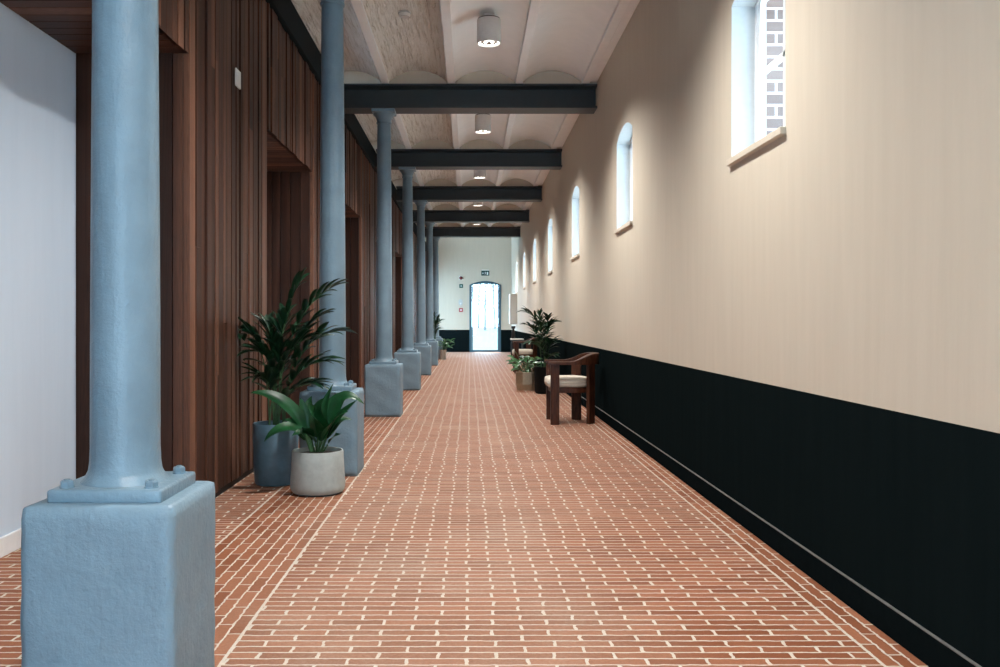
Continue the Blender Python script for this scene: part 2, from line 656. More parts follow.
# wall behind the photographer; its unseen entrance is a guess, sized to admit daylight
bm = bmesh.new()
wall_mesh(bm, lambda u, t, z: (u, t, z), XB - 0.1, XR, 0.0, 4.3, [(-1.50, 0.45, 0.0, 2.40, 0.20)], Y0, Y0 - 0.4, DADO, (0, 1, 2, 3), Y0 - 0.2)
obj('wall_near', bm, [M['wall'], M['dado'], M['reveal'], M['brick_out']], kind='structure')

# skirting on the right wall and at the far end
bm = bmesh.new()
box(bm, XR - 0.012, XR + 0.001, Y0, YEND, 0.0, 0.105, 0, 0.002, 1)
obj('baseboard_right', bm, M['skirting'], kind='structure')
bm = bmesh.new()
box(bm, XR - 0.0125, XR + 0.001, Y0, YEND, 0.1045, 0.1075)  # grey strip stands in for light caught on the skirting's top edge
obj('trim_lit_edge', bm, M['lit_edge'], kind='structure')
bm = bmesh.new()
box(bm, -2.1, DOOR[0] - 0.06, YEND - 0.012, YEND + 0.001, 0, 0.105, 0, 0.002, 1)
box(bm, DOOR[1] + 0.06, XR - 0.02, YEND - 0.012, YEND + 0.001, 0, 0.105, 0, 0.002, 1)
obj('baseboard_far', bm, M['skirting'], kind='structure')

# ------------------------------------------------------------------ white back wall of the recesses
DAYLIGHT_GAP = (27.9, 31.15)         # guessed, unseen glazed opening, added to daylight the far end
bm = bmesh.new()
box(bm, XB - 0.1, XB, Y0, DAYLIGHT_GAP[0], 0, 3.7)
box(bm, XB - 0.1, XB, DAYLIGHT_GAP[1], YEND, 0, 3.7)
box(bm, XB - 0.1, XB, DAYLIGHT_GAP[0], DAYLIGHT_GAP[1], 2.585, 3.7)
obj('wall_left_recess', bm, M['wall_white'], kind='structure')
bm = bmesh.new()
box(bm, XB, XB + 0.014, Y0, DAYLIGHT_GAP[0], 0, 0.093, 0, 0.003, 1)
obj('baseboard_left', bm, M['sash'], kind='structure')


# ------------------------------------------------------------------ wood cladding
def set_tones(bm, layer, faces, val):
    for f in faces:
        for lp in f.loops:
            lp[layer] = (val, random.random(), random.random(), 1)


def tone():
    r = random.random()
    if r < 0.22:
        return random.uniform(0.0, 0.25)
    if r < 0.62:
        return random.uniform(0.35, 0.68)
    return random.uniform(0.68, 1.0)


def board(bm, layer, x0, x1, y0, y1, z0, z1, t=None):
    n0 = len(bm.faces)
    bm.faces.ensure_lookup_table()
    box(bm, x0, x1, y0, y1, z0, z1)
    bm.faces.ensure_lookup_table()
    set_tones(bm, layer, bm.faces[n0:], tone() if t is None else t)


SOF = 2.585
OPEN = [((2.97 if k else 2.75) + S * k, 4.94 + S * k) for k in range(-1, 6)] + [(27.7, 31.3)]     # recess openings along the corridor, the last for the guessed glazed door
bmv = bmesh.new()
lv = bmv.loops.layers.color.new('tone')
bmx = bmesh.new()
lx = bmx.loops.layers.color.new('tone')


def boards_y(ya, yb, z0, z1, lead=False):
    """vertical boards of many widths on the face x = XW"""
    y = ya
    if lead:                                  # pale corner board beside each recess
        board(bmv, lv, XW - 0.022, XW + 0.014, y + 0.001, y + 0.036, z0, z1, 1.0)
        y += 0.038
    while y < yb - 0.001:
        w = random.choice((0.040, 0.046, 0.062, 0.085, 0.098, 0.098))
        if yb - (y + w) < 0.036:
            w = yb - y
        out = random.choice((0.0, 0.0, 0.004, 0.010, 0.014))
        g = 0.0022
        if random.random() < 0.75 and z1 - z0 > 0.9:
            zc = random.uniform(z0 + 0.3, z1 - 0.25)
            board(bmv, lv, XW - 0.022, XW + out, y + g, y + w - g, z0, zc - 0.001)
            board(bmv, lv, XW - 0.022, XW + out, y + g, y + w - g, zc + 0.001, z1)
        else:
            board(bmv, lv, XW - 0.022, XW + out, y + g, y + w - g, z0, z1)
        y += w


def boards_x(xa, xb, y0, y1, z0, z1):
    x = xa
    while x < xb - 0.001:
        w = random.choice((0.085, 0.098, 0.110))
        if xb - (x + w) < 0.05:
            w = xb - x
        board(bmv, lv, x + 0.003, x + w - 0.003, y0, y1, z0, z1, random.uniform(0.0, 0.30))  # only dark tones here: the unlit look of the jambs is coloured in
        x += w


prev = Y0
for (a, b) in OPEN:
    a2 = max(a, Y0)
    if a2 > prev:
        boards_y(prev, a2, 0.045, ZB, prev > Y0)
    boards_y(a2, b, SOF, ZB)
    # jambs that face along the corridor
    boards_x(XB, XW - 0.022, b - 0.0, b + 0.022, 0.045, SOF + 0.02)
    if a > Y0:
        boards_x(XB, XW - 0.022, a - 0.022, a, 0.045, SOF + 0.02)
    # soffit boards
    y = a2
    while y < b - 0.001:
        w = 0.098 if b - (y + 0.098) > 0.04 else b - y
        board(bmx, lx, XB, XW - 0.002, y + 0.004, y + w - 0.004, SOF, SOF + 0.022)
        y += w
    prev = b
boards_y(prev, YEND, 0.045, ZB)
wl = obj('wall_left', bmv, M['wood_v'], kind='structure')
obj('soffit', bmx, M['wood_x'], wl, kind='structure')
# backing behind the boards
bm = bmesh.new()
prev = Y0
for (a, b) in OPEN:
    a2 = max(a, Y0)
    if a2 > prev:
        box(bm, XB + 0.001, XW - 0.021, prev + 0.024, a2 - 0.024, 0.0, ZB)
        box(bm, XW - 0.03, XW - 0.012, prev + 0.004, a2 - 0.004, 0.0, 0.05)
    box(bm, XB + 0.001, XW - 0.024, a2 - 0.03, b + 0.03, SOF + 0.023, ZB)
    prev = b
box(bm, XB + 0.001, XW - 0.021, prev + 0.024, YEND - 0.001, 0.0, ZB)
obj('backing', bm, M['plinth'], wl, kind='structure')

YV = COL0 + S * 6 + 0.15        # the vaults stop at the last cross beam; the end bay has a flat, higher ceiling
# ------------------------------------------------------------------ ceiling: shallow vaults between ribs
RIBS = [-1.76, -0.98, -0.215, 0.568, 1.336]
RW = 0.09
RISE, SPR = 0.130, ZT + 0.03
bm = bmesh.new()


def vault(bm, xa, xb, mi, n=16):
    w = (xb - xa) / 2
    c = (xa + xb) / 2
    R = (w * w + RISE * RISE) / (2 * RISE)
    th = math.asin(w / R)
    pts = [(c + R * math.sin(-th + 2 * th * i / n), SPR + RISE - R + R * math.cos(-th + 2 * th * i / n)) for i in range(n + 1)]
    a = [bm.verts.new((x, Y0, z)) for x, z in pts]
    b = [bm.verts.new((x, YV, z)) for x, z in pts]
    for i in range(n):
        f = bm.faces.new((a[i], b[i], b[i + 1], a[i + 1]))
        f.material_index = mi
        f.smooth = True
    return pts


for i in range(4):
    vault(bm, RIBS[i] + RW / 2, RIBS[i + 1] - RW / 2 - 0.006, 0 if i < 2 else 1)
# half bay against the right wall, flat plaster
box(bm, RIBS[-1] + RW / 2, XR + 0.01, Y0, YV, SPR, SPR + 0.02, 1)
box(bm, XB - 0.4, RIBS[0] + 0.02, Y0, YEND, SPR, SPR + 0.05, 0)
box(bm, XB - 0.4, XR + WT, Y0, YEND + 0.4, ZT + 0.28, ZT + 0.40, 1)   # slab above
ceil = obj('ceiling', bm, [M['ceil_rough'], M['ceil_smooth']], kind='structure', recalc=False)
for x in RIBS[1:]:
    bm = bmesh.new()
    box(bm, x - RW / 2, x + RW / 2, Y0, YV, ZT + 0.004, ZT + 0.16, 0, 0.004, 1)
    obj('rib', bm, M['ceil_smooth'], ceil, kind='structure')

BEAM_Y = [COL0 + S * k for k in range(0, 7)]
# masonry that closes the vault ends above each cross beam
for y in BEAM_Y + [COL0 - S]:
    bm = bmesh.new()
    for i in range(4):
        xa, xb = RIBS[i] + RW / 2, RIBS[i + 1] - RW / 2
        w = (xb - xa) / 2
        c = (xa + xb) / 2
        R = (w * w + RISE * RISE) / (2 * RISE)
        th = math.asin(w / R)
        n = 12
        top = [(c + R * math.sin(-th + 2 * th * j / n), SPR + RISE - R + R * math.cos(-th + 2 * th * j / n)) for j in range(n + 1)]
        poly = [(xa, ZT + 0.002)] + top + [(xb, ZT + 0.002)]
        f0 = [bm.verts.new((x, y - 0.115, z)) for x, z in poly]
        f1 = [bm.verts.new((x, y + 0.115, z)) for x, z in poly]
        bm.faces.new(f0)
        bm.faces.new(f1[::-1])
    box(bm, RIBS[-1] + RW / 2, XR, y - 0.115, y + 0.115, ZT + 0.002, SPR)
    obj('vault_end', bm, M['wall'], ceil, kind='structure')


# ------------------------------------------------------------------ steel beams
def ibeam_profile(half_w, z0, z1, tf=0.022, tw=0.014):
    return [(-half_w, z0), (half_w, z0), (half_w, z0 + tf), (tw, z0 + tf + 0.012), (tw, z1 - tf - 0.012), (half_w, z1 - tf),
            (half_w, z1), (-half_w, z1), (-half_w, z1 - tf), (-tw, z1 - tf - 0.012), (-tw, z0 + tf + 0.012), (-half_w, z0 + tf)]


ORD = ['first', 'second', 'third', 'fourth', 'fifth', 'sixth', 'seventh']
for i, y in enumerate(BEAM_Y):
    bm = bmesh.new()
    pr = ibeam_profile(0.15, ZB, ZT)
    a = [bm.verts.new((-1.50, y + u, z)) for u, z in pr]
    b = [bm.verts.new((XR + 0.0, y + u, z)) for u, z in pr]
    n = len(pr)
    bm.faces.new(a[::-1])
    bm.faces.new(b)
    for j in range(n):
        bm.faces.new((a[j], a[(j + 1) % n], b[(j + 1) % n], b[j]))
    o = obj('cross_beam', bm, M['beam'])
    o['label'] = 'dark slate steel ceiling beam resting on the %s column from the camera' % ORD[i]
    o['category'] = 'beam'
    o['group'] = 'steel beams across the corridor'
    o['kind'] = 'thing'
bm = bmesh.new()
box(bm, -1.76, -1.525, Y0 + 0.005, YEND - 0.11, ZB + 0.004, ZT - 0.002, 0, 0.006, 1)
o = obj('edge_beam', bm, M['edge'])
o['label'] = 'long dark steel beam running along the top of the wood cladding'
o['category'] = 'beam'
o['kind'] = 'thing'

# ------------------------------------------------------------------ columns
PW = 0.208          # pedestal half width
PH = 0.60


def make_column(label):
    t = thing('column', label, 'column', (0, 0, 0), 0, 'cast columns on pedestals', 'thing')
    # pedestal: rendered block with soft worn corners, slightly lumpy
    bm = bmesh.new()
    box(bm, -PW, PW, -PW, PW, 0, PH)
    bmesh.ops.subdivide_edges(bm, edges=bm.edges[:], cuts=17, use_grid_fill=True)
    rc = 0.019
    for v in bm.verts:
        x, y, z = v.co
        q = Vector((max(-PW + rc, min(PW - rc, x)), max(-PW + rc, min(PW - rc, y)), min(PH - rc, z)))
        d = v.co - q
        if d.length > 1e-6 :
            v.co = q + d.normalized() * rc
        wob = math.sin(x * 31 + z * 17) * math.sin(y * 27 - z * 23 + 1.3)
        v.co.x += wob * 0.0022
        v.co.y += math.sin(z * 29 + x * 19) * 0.0022
    bmesh.ops.recalc_face_normals(bm, faces=bm.faces[:])
    obj('pedestal', bm, M['pedestal'], t, smooth='all')
    bm = bmesh.new()
    box(bm, -0.158, 0.158, -0.158, 0.158, PH - 0.004, PH + 0.036, 0, 0.009, 3)
    obj('base_plate', bm, M['column'], t, smooth=True)
    zt = PH + 0.034
    bm = bmesh.new()
    prof = [(0.124, zt), (0.121, zt + 0.006), (0.110, zt + 0.018), (0.102, zt + 0.034), (0.0985, zt + 0.060), (0.097, zt + 0.10)]
    for i in range(1, 13):
        f = i / 12
        prof.append((0.097 - 0.018 * f ** 1.4, zt + 0.10 + f * (3.41 - zt - 0.10)))
    lathe(bm, prof, 40)
    obj('shaft', bm, M['column'], t, smooth=True)
    bm = bmesh.new()
    lathe(bm, [(0.081, 3.40), (0.088, 3.405), (0.090, 3.418), (0.084, 3.428), (0.086, 3.45), (0.098, 3.48), (0.120, 3.505), (0.128, 3.515), (0.128, 3.525)], 40)
    box(bm, -0.135, 0.135, -0.135, 0.135, 3.523, ZB, 0, 0.005, 1)
    obj('capital', bm, M['column'], t, smooth=True)
    for sx in (-1, 1):
        for sy in (-1, 1):
            bm = bmesh.new()
            lathe(bm, [(0.020, PH + 0.034), (0.020, PH + 0.039)], 16, sx * 0.118, sy * 0.118)
            lathe(bm, [(0.0185, PH + 0.039), (0.0185, PH + 0.052), (0.015, PH + 0.056)], 6, sx * 0.118, sy * 0.118)
            lathe(bm, [(0.009, PH + 0.055), (0.0085, PH + 0.059)], 12, sx * 0.118, sy * 0.118)
            obj('bolt', bm, M['column'], t)
    return t


XC = -1.006
col_labels = ['pale blue column nearest the camera, its pedestal cut by the bottom edge',
              'blue grey column standing right behind the two potted plants on the left',
              'third grey blue column from the camera, first one with its capital in view',
              'fourth grey column from the camera, under the second visible beam',
              'fifth grey column from the camera, counted along the row',
              'sixth grey column from the camera, with the beige plant pot just past its pedestal',
              'farthest thin grey column, behind the small beige plant pot']
col0 = make_column(col_labels[0])
col0.location = (XC, COL0, 0)
for i in range(1, 7):
    dup(col0, (XC, COL0 + S * i, 0), col_labels[i])


# ------------------------------------------------------------------ windows
def frame_ring(bm, P, o, t0, t1, w, mi=0):
    """a frame of width w just inside the opening loop, from depth t0 to t1"""
    ua, ub, z0, zs, rise = o
    outer = opening_loop(o)
    inner = opening_loop((ua + w, ub - w, z0 + w, zs, max(0.02, rise - w * 0.75)))
    inner[2:] = [(u, z) for u, z in inner[2:]]
    n = len(outer)
    A = [[bm.verts.new(P(u, t, z)) for u, z in lp] for lp in (outer, inner) for t in (t0, t1)]
    o0, o1, i0, i1 = A
    for k in range(n):
        j = (k + 1) % n
        for q in ((o0[k], o0[j], i0[j], i0[k]), (o1[k], i1[k], i1[j], o1[j]), (i0[k], i0[j], i1[j], i1[k]), (o0[k], o1[k], o1[j], o0[j])):
            bm.faces.new(q).material_index = mi
    return (ua + w, ub - w, z0 + w, zs, max(0.02, rise - w * 0.75))


def PX(u, t, z):
    return (t, u, z)


for i, o in enumerate(WIN):
    w = bpy.data.objects.new('window_%d' % (i + 1), None)
    C.objects.link(w)
    w['kind'] = 'structure'
    t0 = XR + 0.130
    bm = bmesh.new()
    inn = frame_ring(bm, PX, o, t0, t0 + 0.050, 0.034)
    obj('window_frame', bm, M['sash'], w)
    bm = bmesh.new()
    inn2 = frame_ring(bm, PX, inn, t0 + 0.010, t0 + 0.042, 0.032)
    zm = o[2] + 0.47
    box(bm, t0 + 0.014, t0 + 0.040, inn2[0] - 0.002, inn2[1] + 0.002, zm - 0.014, zm + 0.014)
    um = (o[0] + o[1]) / 2
    box(bm, t0 + 0.014, t0 + 0.040, um - 0.014, um + 0.014, inn2[2] - 0.002, inn2[3] + inn2[4] + 0.002)
    obj('sash', bm, M['sash'], w)
    bm = bmesh.new()
    bm.faces.new([bm.verts.new((t0 + 0.026, u, z)) for u, z in opening_loop((inn2[0] - 0.01, inn2[1] + 0.01, inn2[2] - 0.01, inn2[3], inn2[4] + 0.01))])
    obj('glass', bm, M['glass'], w)
    bm = bmesh.new()
    box(bm, XR - 0.028, XR + 0.131, o[0] - 0.012, o[1] + 0.012, 1.970, 2.006, 0, 0.004, 2)
    obj('sill', bm, M['sill'], w)

# ------------------------------------------------------------------ far door
d1 = bpy.data.objects.new('door_1', None)
C.objects.link(d1)
d1['kind'] = 'structure'


def PYy(u, t, z):
    return (u, t, z)


bm = bmesh.new()
inn = frame_ring(bm, PYy, DOOR, YEND - 0.02, YEND + 0.10, 0.075)
obj('door_frame', bm, M['doorframe'], d1)
bm = bmesh.new()
leaf = (inn[0] + 0.004, inn[1] - 0.004, 0.012, inn[3], inn[4] - 0.004)
inn2 = frame_ring(bm, PYy, leaf, YEND + 0.01, YEND + 0.07, 0.040)
lf = obj('door_leaf', bm, M['doorframe'], d1)
bm = bmesh.new()
bm.faces.new([bm.verts.new((u, YEND + 0.04, z)) for u, z in opening_loop((inn2[0] - 0.01, inn2[1] + 0.01, inn2[2] - 0.01, inn2[3], inn2[4] + 0.01))])
obj('door_glass', bm, M['glass'], d1)
bm = bmesh.new()
tube(bm, [(inn2[1] + 0.02, YEND - 0.04, 1.0), (inn2[1] + 0.02, YEND - 0.04, 1.22)], 0.011, 10)
for z in (1.02, 1.20):
    tube(bm, [(inn2[1] + 0.02, YEND - 0.04, z), (inn2[1] + 0.02, YEND + 0.012, z)], 0.007, 8)
obj('door_handle', bm, M['steel'], d1)


d2 = bpy.data.objects.new('door_added', None)  # guessed door out of view, put in to let daylight reach the far end
C.objects.link(d2)
d2['kind'] = 'structure'
bm = bmesh.new()
for (ya, yb) in ((DAYLIGHT_GAP[0], DAYLIGHT_GAP[0] + 0.06), (DAYLIGHT_GAP[1] - 0.06, DAYLIGHT_GAP[1]), (29.5, 29.56)):
    box(bm, XB - 0.08, XB - 0.02, ya, yb, 0, 2.58)
box(bm, XB - 0.08, XB - 0.02, DAYLIGHT_GAP[0], DAYLIGHT_GAP[1], 2.52, 2.584)
box(bm, XB - 0.08, XB - 0.02, DAYLIGHT_GAP[0], DAYLIGHT_GAP[1], 0.0, 0.05)
obj('door_frame', bm, M['doorframe'], d2)
bm = bmesh.new()
bm.faces.new([bm.verts.new(q) for q in ((XB - 0.05, DAYLIGHT_GAP[0], 0), (XB - 0.05, DAYLIGHT_GAP[1], 0), (XB - 0.05, DAYLIGHT_GAP[1], 2.58), (XB - 0.05, DAYLIGHT_GAP[0], 2.58))])
obj('door_glass', bm, M['glass'], d2)


# ------------------------------------------------------------------ ceiling lamps
def make_lamp(label):
    t = thing('ceiling_lamp', label, 'lamp', (0, 0, 0), 0, 'cylinder lamps under the vaults')
    R, zb, zt = 0.112, -0.225, 0.0
    bm = bmesh.new()
    lathe(bm, [(R - 0.012, zb + 0.03), (R - 0.008, zb), (R - 0.002, zb), (R, zb + 0.004), (R, zt - 0.004), (R - 0.004, zt)], 40, cap0=False)
    obj('housing', bm, M['lamp'], t, smooth=True)
    bm = bmesh.new()
    lathe(bm, [(R - 0.0125, zb + 0.014), (R - 0.032, zb + 0.014)], 40, cap0=False, cap1=False)
    obj('glowing_ring', bm, M['lens'], t)
    bm = bmesh.new()
    lathe(bm, [(R - 0.031, zb + 0.0142), (R - 0.045, zb + 0.022), (0.0, zb + 0.022)], 40, cap0=False, cap1=False)
    rf = obj('reflector', bm, M['reflector'], t, smooth=True)
    for k in range(3):
        bm = bmesh.new()
        lathe(bm, [(0.017, zb + 0.0215), (0.014, zb + 0.017), (0.006, zb + 0.015)], 16,
              0.036 * math.cos(k * 2.094 + 0.5), 0.036 * math.sin(k * 2.094 + 0.5), cap0=False)
        obj('diode', bm, M['chip'], rf)
    bm = bmesh.new()
    box(bm, -0.05, 0.05, -0.04, 0.04, 0.0, 0.052, 0, 0.003, 1)
    obj('mount', bm, M['lamp'], t)
    bm = bmesh.new()
    lathe(bm, [(R * 0.95, 0.0), (R * 0.93, 0.010), (0.05, 0.022)], 32)
    obj('top_cap', bm, M['black'], t, smooth=True)
    return t


lamp_labels = ['grey cylinder ceiling lamp behind the photographer',
               'grey cylinder ceiling lamp above the nearest window, over the top edge',
               'largest grey cylinder ceiling lamp, in front of the nearest visible beam',
               'grey cylinder ceiling lamp framed between the first and second visible beams',
               'third visible cylinder ceiling lamp, between second and third visible beams',
               'fourth visible cylinder ceiling lamp, a sliver under the third visible beam',
               'fifth visible cylinder ceiling lamp, a bright speck under the fourth beam',
               'farthest cylinder ceiling lamp, just before the far wall']
LX, LZ = 0.178, 3.925
lamp0 = make_lamp(lamp_labels[2])
lamp0.location = (LX, 8.35, LZ)
spot = bpy.data.lights.new('lamp_light', 'SPOT')
spot.energy = LAMP_POWER
spot.color = LAMP_COLOR
spot.spot_size = math.radians(136)
spot.spot_blend = 0.75
spot.shadow_soft_size = 0.07


def add_light(root):
    o = bpy.data.objects.new('lamp_light', spot)
    C.objects.link(o)
    o.parent = root
    o.location = (0, 0, -0.235)


roots = [lamp0]
for k in (-2, -1, 1, 2, 3, 4, 5):
    roots.append(dup(lamp0, (LX, 8.35 + S * k, LZ + (0.142 if k == 5 else 0)), lamp_labels[k + 2]))
for r in roots:
    add_light(r)


# smoke detectors on the second vault
def make_detector(label):
    t = thing('smoke_detector', label, 'smoke detector', (0, 0, 0), 0, 'smoke detectors on the rough vault')
    bm = bmesh.new()
    lathe(bm, [(0.055, 0.0), (0.055, -0.018), (0.046, -0.034), (0.030, -0.040)], 28)
    obj('detector_body', bm, M['plastic'], t, smooth=True)
    bm = bmesh.new()
    lathe(bm, [(0.050, 0.010), (0.060, 0.0), (0.057, -0.008)], 28)
    obj('detector_base', bm, M['grey'], t, smooth=True)
    bm = bmesh.new()
    lathe(bm, [(0.047, -0.030), (0.041, -0.0365)], 28, cap0=False, cap1=False)
    obj('sensor_slot', bm, M['black'], t)
    return t


sd = make_detector('white round smoke detector left of the largest ceiling lamp')
ZC = SPR + RISE
sd.location = (-0.615, 8.35, ZC - 0.012)
dup(sd, (-0.615, 12.26, ZC - 0.012), 'smoke detector half hidden under the first visible beam')
dup(sd, (-0.615, 16.17, ZC - 0.012), 'smoke detector seen between the second and third visible beams')

# small white plate on the cladding
t = thing('wall_plate', 'small white plate on the wood cladding between first two columns', 'wall plate', (XW + 0.012, 5.95, 2.72))
bm = bmesh.new()
box(bm, 0, 0.012, -0.058, 0.058, -0.058, 0.058, 0, 0.003, 2)
obj('plate_body', bm, M['plastic'], t)
bm = bmesh.new()
box(bm, 0.0115, 0.016, -0.028, 0.028, -0.028, 0.028, 0, 0.002, 1)
obj('plate_button', bm, M['plastic'], t)


# ------------------------------------------------------------------ plants
def blade(bm, pts, width, profile, normal_hint=Vector((0, 0, 1)), cup=0.25, mi=0, twist=0.0):
    """a leaf blade along pts, 2 quads across, folded along the midrib"""
    n = len(pts)
    rows = []
    for i, p in enumerate(pts):
        d = (pts[min(i + 1, n - 1)] - pts[max(i - 1, 0)])
        if d.length < 1e-6:
            d = Vector((0, 0, 1))
        d.normalize()
        s = d.cross(normal_hint)
        if s.length < 0.05:
            s = d.cross(Vector((0.3, 1, 0.1)))
        s.normalize()
        if twist:
            s = Matrix.Rotation(twist * i / n, 3, d) @ s
        up = s.cross(d).normalized()
        w = width * profile(i / (n - 1)) / 2
        row = []
        for k in (-1, -0.5, 0, 0.5, 1):
            row.append(bm.verts.new(p + s * (w * k) + up * (abs(k) ** 1.3 * w * cup * 2)))
        rows.append(row)
    for r0, r1 in zip(rows, rows[1:]):
        for k in range(4):
            f = bm.faces.new((r0[k], r0[k + 1], r1[k + 1], r1[k]))
            f.smooth = True
            f.material_index = mi


def lance(t):
    return max(0.02, math.sin(PI * min(1, t * 0.94 + 0.06)) ** 0.75 * (1 - 0.25 * t))


def ovate(t):
    return max(0.03, (math.sin(PI * (t ** 0.8)) ** 0.8))


def curve(p0, p2, lift, n, sideways=Vector((0, 0, 0))):
    mid = (p0 + p2) / 2 + Vector((0, 0, lift)) + sideways
    return [bez(p0, mid, p2, i / (n - 1)) for i in range(n)]


def pot_obj(name, prof, mat, parent, seg=48):
    bm = bmesh.new()
    lathe(bm, prof, seg, cap0=True, cap1=False)
    return obj(name, bm, mat, parent, smooth=True)


def soil_obj(r, z, parent):
    bm = bmesh.new()
    lathe(bm, [(r, z), (r * 0.6, z + 0.012), (0.001, z + 0.016)], 32, cap0=False, cap1=True)
    return obj('soil', bm, M['soil'], parent, smooth=True)


def palm_fronds(bml, bms, base, fronds, leaf_len, leaf_w, rng, pairs=8, start=0.42, clampf=None):
    """each frond: (tip, lift); stem from base, leaflets along its upper part"""
    for (tip, lift, ln) in fronds:
        b = base + Vector((rng.uniform(-0.05, 0.05), rng.uniform(-0.05, 0.05), 0))
        side = Vector((tip.x - b.x, tip.y - b.y, 0))
        mid = b + side * 0.12 + Vector((0, 0, (tip.z - b.z) * 0.72 + lift))
        pts = [bez(b, mid, tip, i / 15) for i in range(16)]
        tube(bms, pts, [0.0065 - 0.0048 * i / 15 for i in range(16)], 6)
        npair = pairs
        for j in range(npair):
            t = start + (1 - start) * (j / (npair - 1)) ** 0.95
            p = bez(b, mid, tip, t)
            d = (bez(b, mid, tip, min(1, t + 0.02)) - bez(b, mid, tip, t - 0.02)).normalized()
            s0 = d.cross(Vector((0, 0, 1)))
            if s0.length < 0.2:
                s0 = d.cross(Vector((side.y, -side.x, 0.2)))
            s0.normalize()
            # fans partly turn to the aisle
            up = s0.cross(d).normalized()
            L = leaf_len * ln * (0.62 + 0.55 * math.sin(PI * (0.18 + 0.72 * j / (npair - 1))))
            for sg in (-1, 1):
                ang = math.radians(52 - 34 * j / (npair - 1)) + rng.uniform(-0.12, 0.12)
                dr = (d * math.cos(ang) + s0 * sg * math.sin(ang) + up * rng.uniform(-0.12, 0.22)).normalized()
                q = p + dr * L
                q.z -= L * rng.uniform(0.10, 0.34)
                m = p + dr * L * 0.5 + Vector((0, 0, L * 0.06))
                lp = [bez(p, m, q, i / 7) for i in range(8)]
                if clampf:
                    lp = [clampf(v) for v in lp]
                blade(bml, lp, leaf_w * rng.uniform(0.85, 1.15), lance, Vector((0, 0, 1)), 0.22, 0, rng.uniform(-0.5, 0.5))


# --- tall palm in the dark blue pot
BX, BY = -1.315, 6.03
t = thing('potted_palm', 'tall feathery palm in a dark blue pot beside the wood cladding', 'plant', (BX, BY, 0))
pot_obj('pot', [(0.126, 0.0), (0.136, 0.006), (0.142, 0.03), (0.149, 0.15), (0.153, 0.30), (0.155, 0.405), (0.152, 0.412), (0.145, 0.410), (0.143, 0.385), (0.142, 0.34)], M['pot_blue'], t)
soil_obj(0.1425, 0.365, t)
rng = random.Random(11)
base = Vector((0, 0, 0.37))


def rel(px, py, d):
    p = at(px, py, d)
    return Vector((p.x - BX, p.y - BY, p.z))


def clamp_tall(v):
    """keep leaves off the cladding and off the column behind"""
    x = max(v.x, -1.535 - BX)
    y = v.y
    if v.x > -0.02 and v.y > 0.24:
        y = 0.24
    return Vector((x, y, v.z))


fr = [(rel(330, 289, 6.02), 0.10, 0.95), (rel(299, 282, 6.05), 0.02, 0.9), (rel(246, 334, 6.02), 0.20, 1.0),
      (rel(258, 352, 5.98), 0.14, 1.0), (rel(334, 332, 6.0), 0.14, 1.0), (rel(262, 378, 5.97), 0.10, 0.95),
      (rel(322, 362, 5.97), 0.10, 1.0), (rel(318, 318, 6.15), 0.08, 0.95), (rel(286, 318, 6.12), 0.05, 1.0),
      (rel(276, 350, 6.0), 0.05, 1.0), (rel(303, 340, 6.0), 0.05, 1.0), (rel(268, 326, 6.10), 0.10, 1.0), (rel(312, 384, 5.98), 0.08, 0.9)]
bml, bms = bmesh.new(), bmesh.new()
palm_fronds(bml, bms, base, fr, 0.215, 0.046, rng, 8, 0.42, clamp_tall)
obj('fronds', bml, M['leaf_palm'], t, recalc=False)
obj('stems', bms, M['stem'], t, smooth=True)

# --- broad leaved plant in the pale pot
GX, GY = -0.975, 5.70
t = thing('potted_plant', 'broad leaved plant in a pale grey concrete pot in front of the blue pot', 'plant', (GX, GY, 0))
pot_obj('pot', [(0.140, 0.008), (0.158, 0.012), (0.169, 0.024), (0.174, 0.045), (0.174, 0.07), (0.168, 0.17), (0.163, 0.268), (0.160, 0.275), (0.153, 0.275), (0.150, 0.262), (0.150, 0.23)], M['pot_grey'], t)
bm = bmesh.new()
lathe(bm, [(0.138, 0.0), (0.150, 0.004), (0.158, 0.013)], 40)
obj('pot_foot', bm, M['pot_base'], t, smooth=True)
soil_obj(0.151, 0.246, t)


def relg(px, py, d):
    p = at(px, py, d)
    return Vector((p.x - GX, p.y - GY, p.z))


leaves = [  # root px, knee px, tip px, depths, width
    ((312, 446), (296, 408), (250, 393), 5.64, 0.105, (270, 390)),
    ((311, 448), (300, 424), (264, 442), 5.56, 0.095, (276, 424)),
    ((316, 447), (322, 420), (333, 384), 5.74, 0.075, (320, 412)),
    ((320, 447), (338, 402), (364, 404), 5.72, 0.105, (342, 386)),
    ((321, 448), (332, 425), (357, 400), 5.62, 0.085, (340, 415)),
    ((318, 449), (322, 432), (325, 398), 5.56, 0.115, (312, 408)),
    ((322, 448), (334, 438), (341, 434), 5.60, 0.060, (331, 436)),
    ((313, 446), (306, 420), (300, 398), 5.72, 0.075, (304, 408)),
    ((315, 448), (300, 432), (284, 420), 5.78, 0.080, (296, 418)),
    ((320, 447), (330, 430), (352, 420), 5.84, 0.080, (338, 414)),
    ((314, 446), (308, 420), (312, 396), 5.86, 0.080, (306, 406)),
    ((318, 448), (312, 435), (292, 436), 5.52, 0.080, (302, 428)),
    ((319, 448), (326, 415), (341, 392), 5.80, 0.090, (330, 402)),
    ((317, 448), (318, 425), (309, 402), 5.50, 0.095, (312, 412)),
    ((320, 448), (334, 420), (348, 412), 5.54, 0.085, (340, 412)),
    ((314, 448), (300, 415), (282, 402), 5.86, 0.085, (291, 404)),
    ((318, 448), (326, 432), (334, 420), 5.50, 0.070, (330, 425)),
    ((315, 448), (308, 430), (303, 428), 5.48, 0.070, (306, 428)),
]
bml, bms = bmesh.new(), bmesh.new()
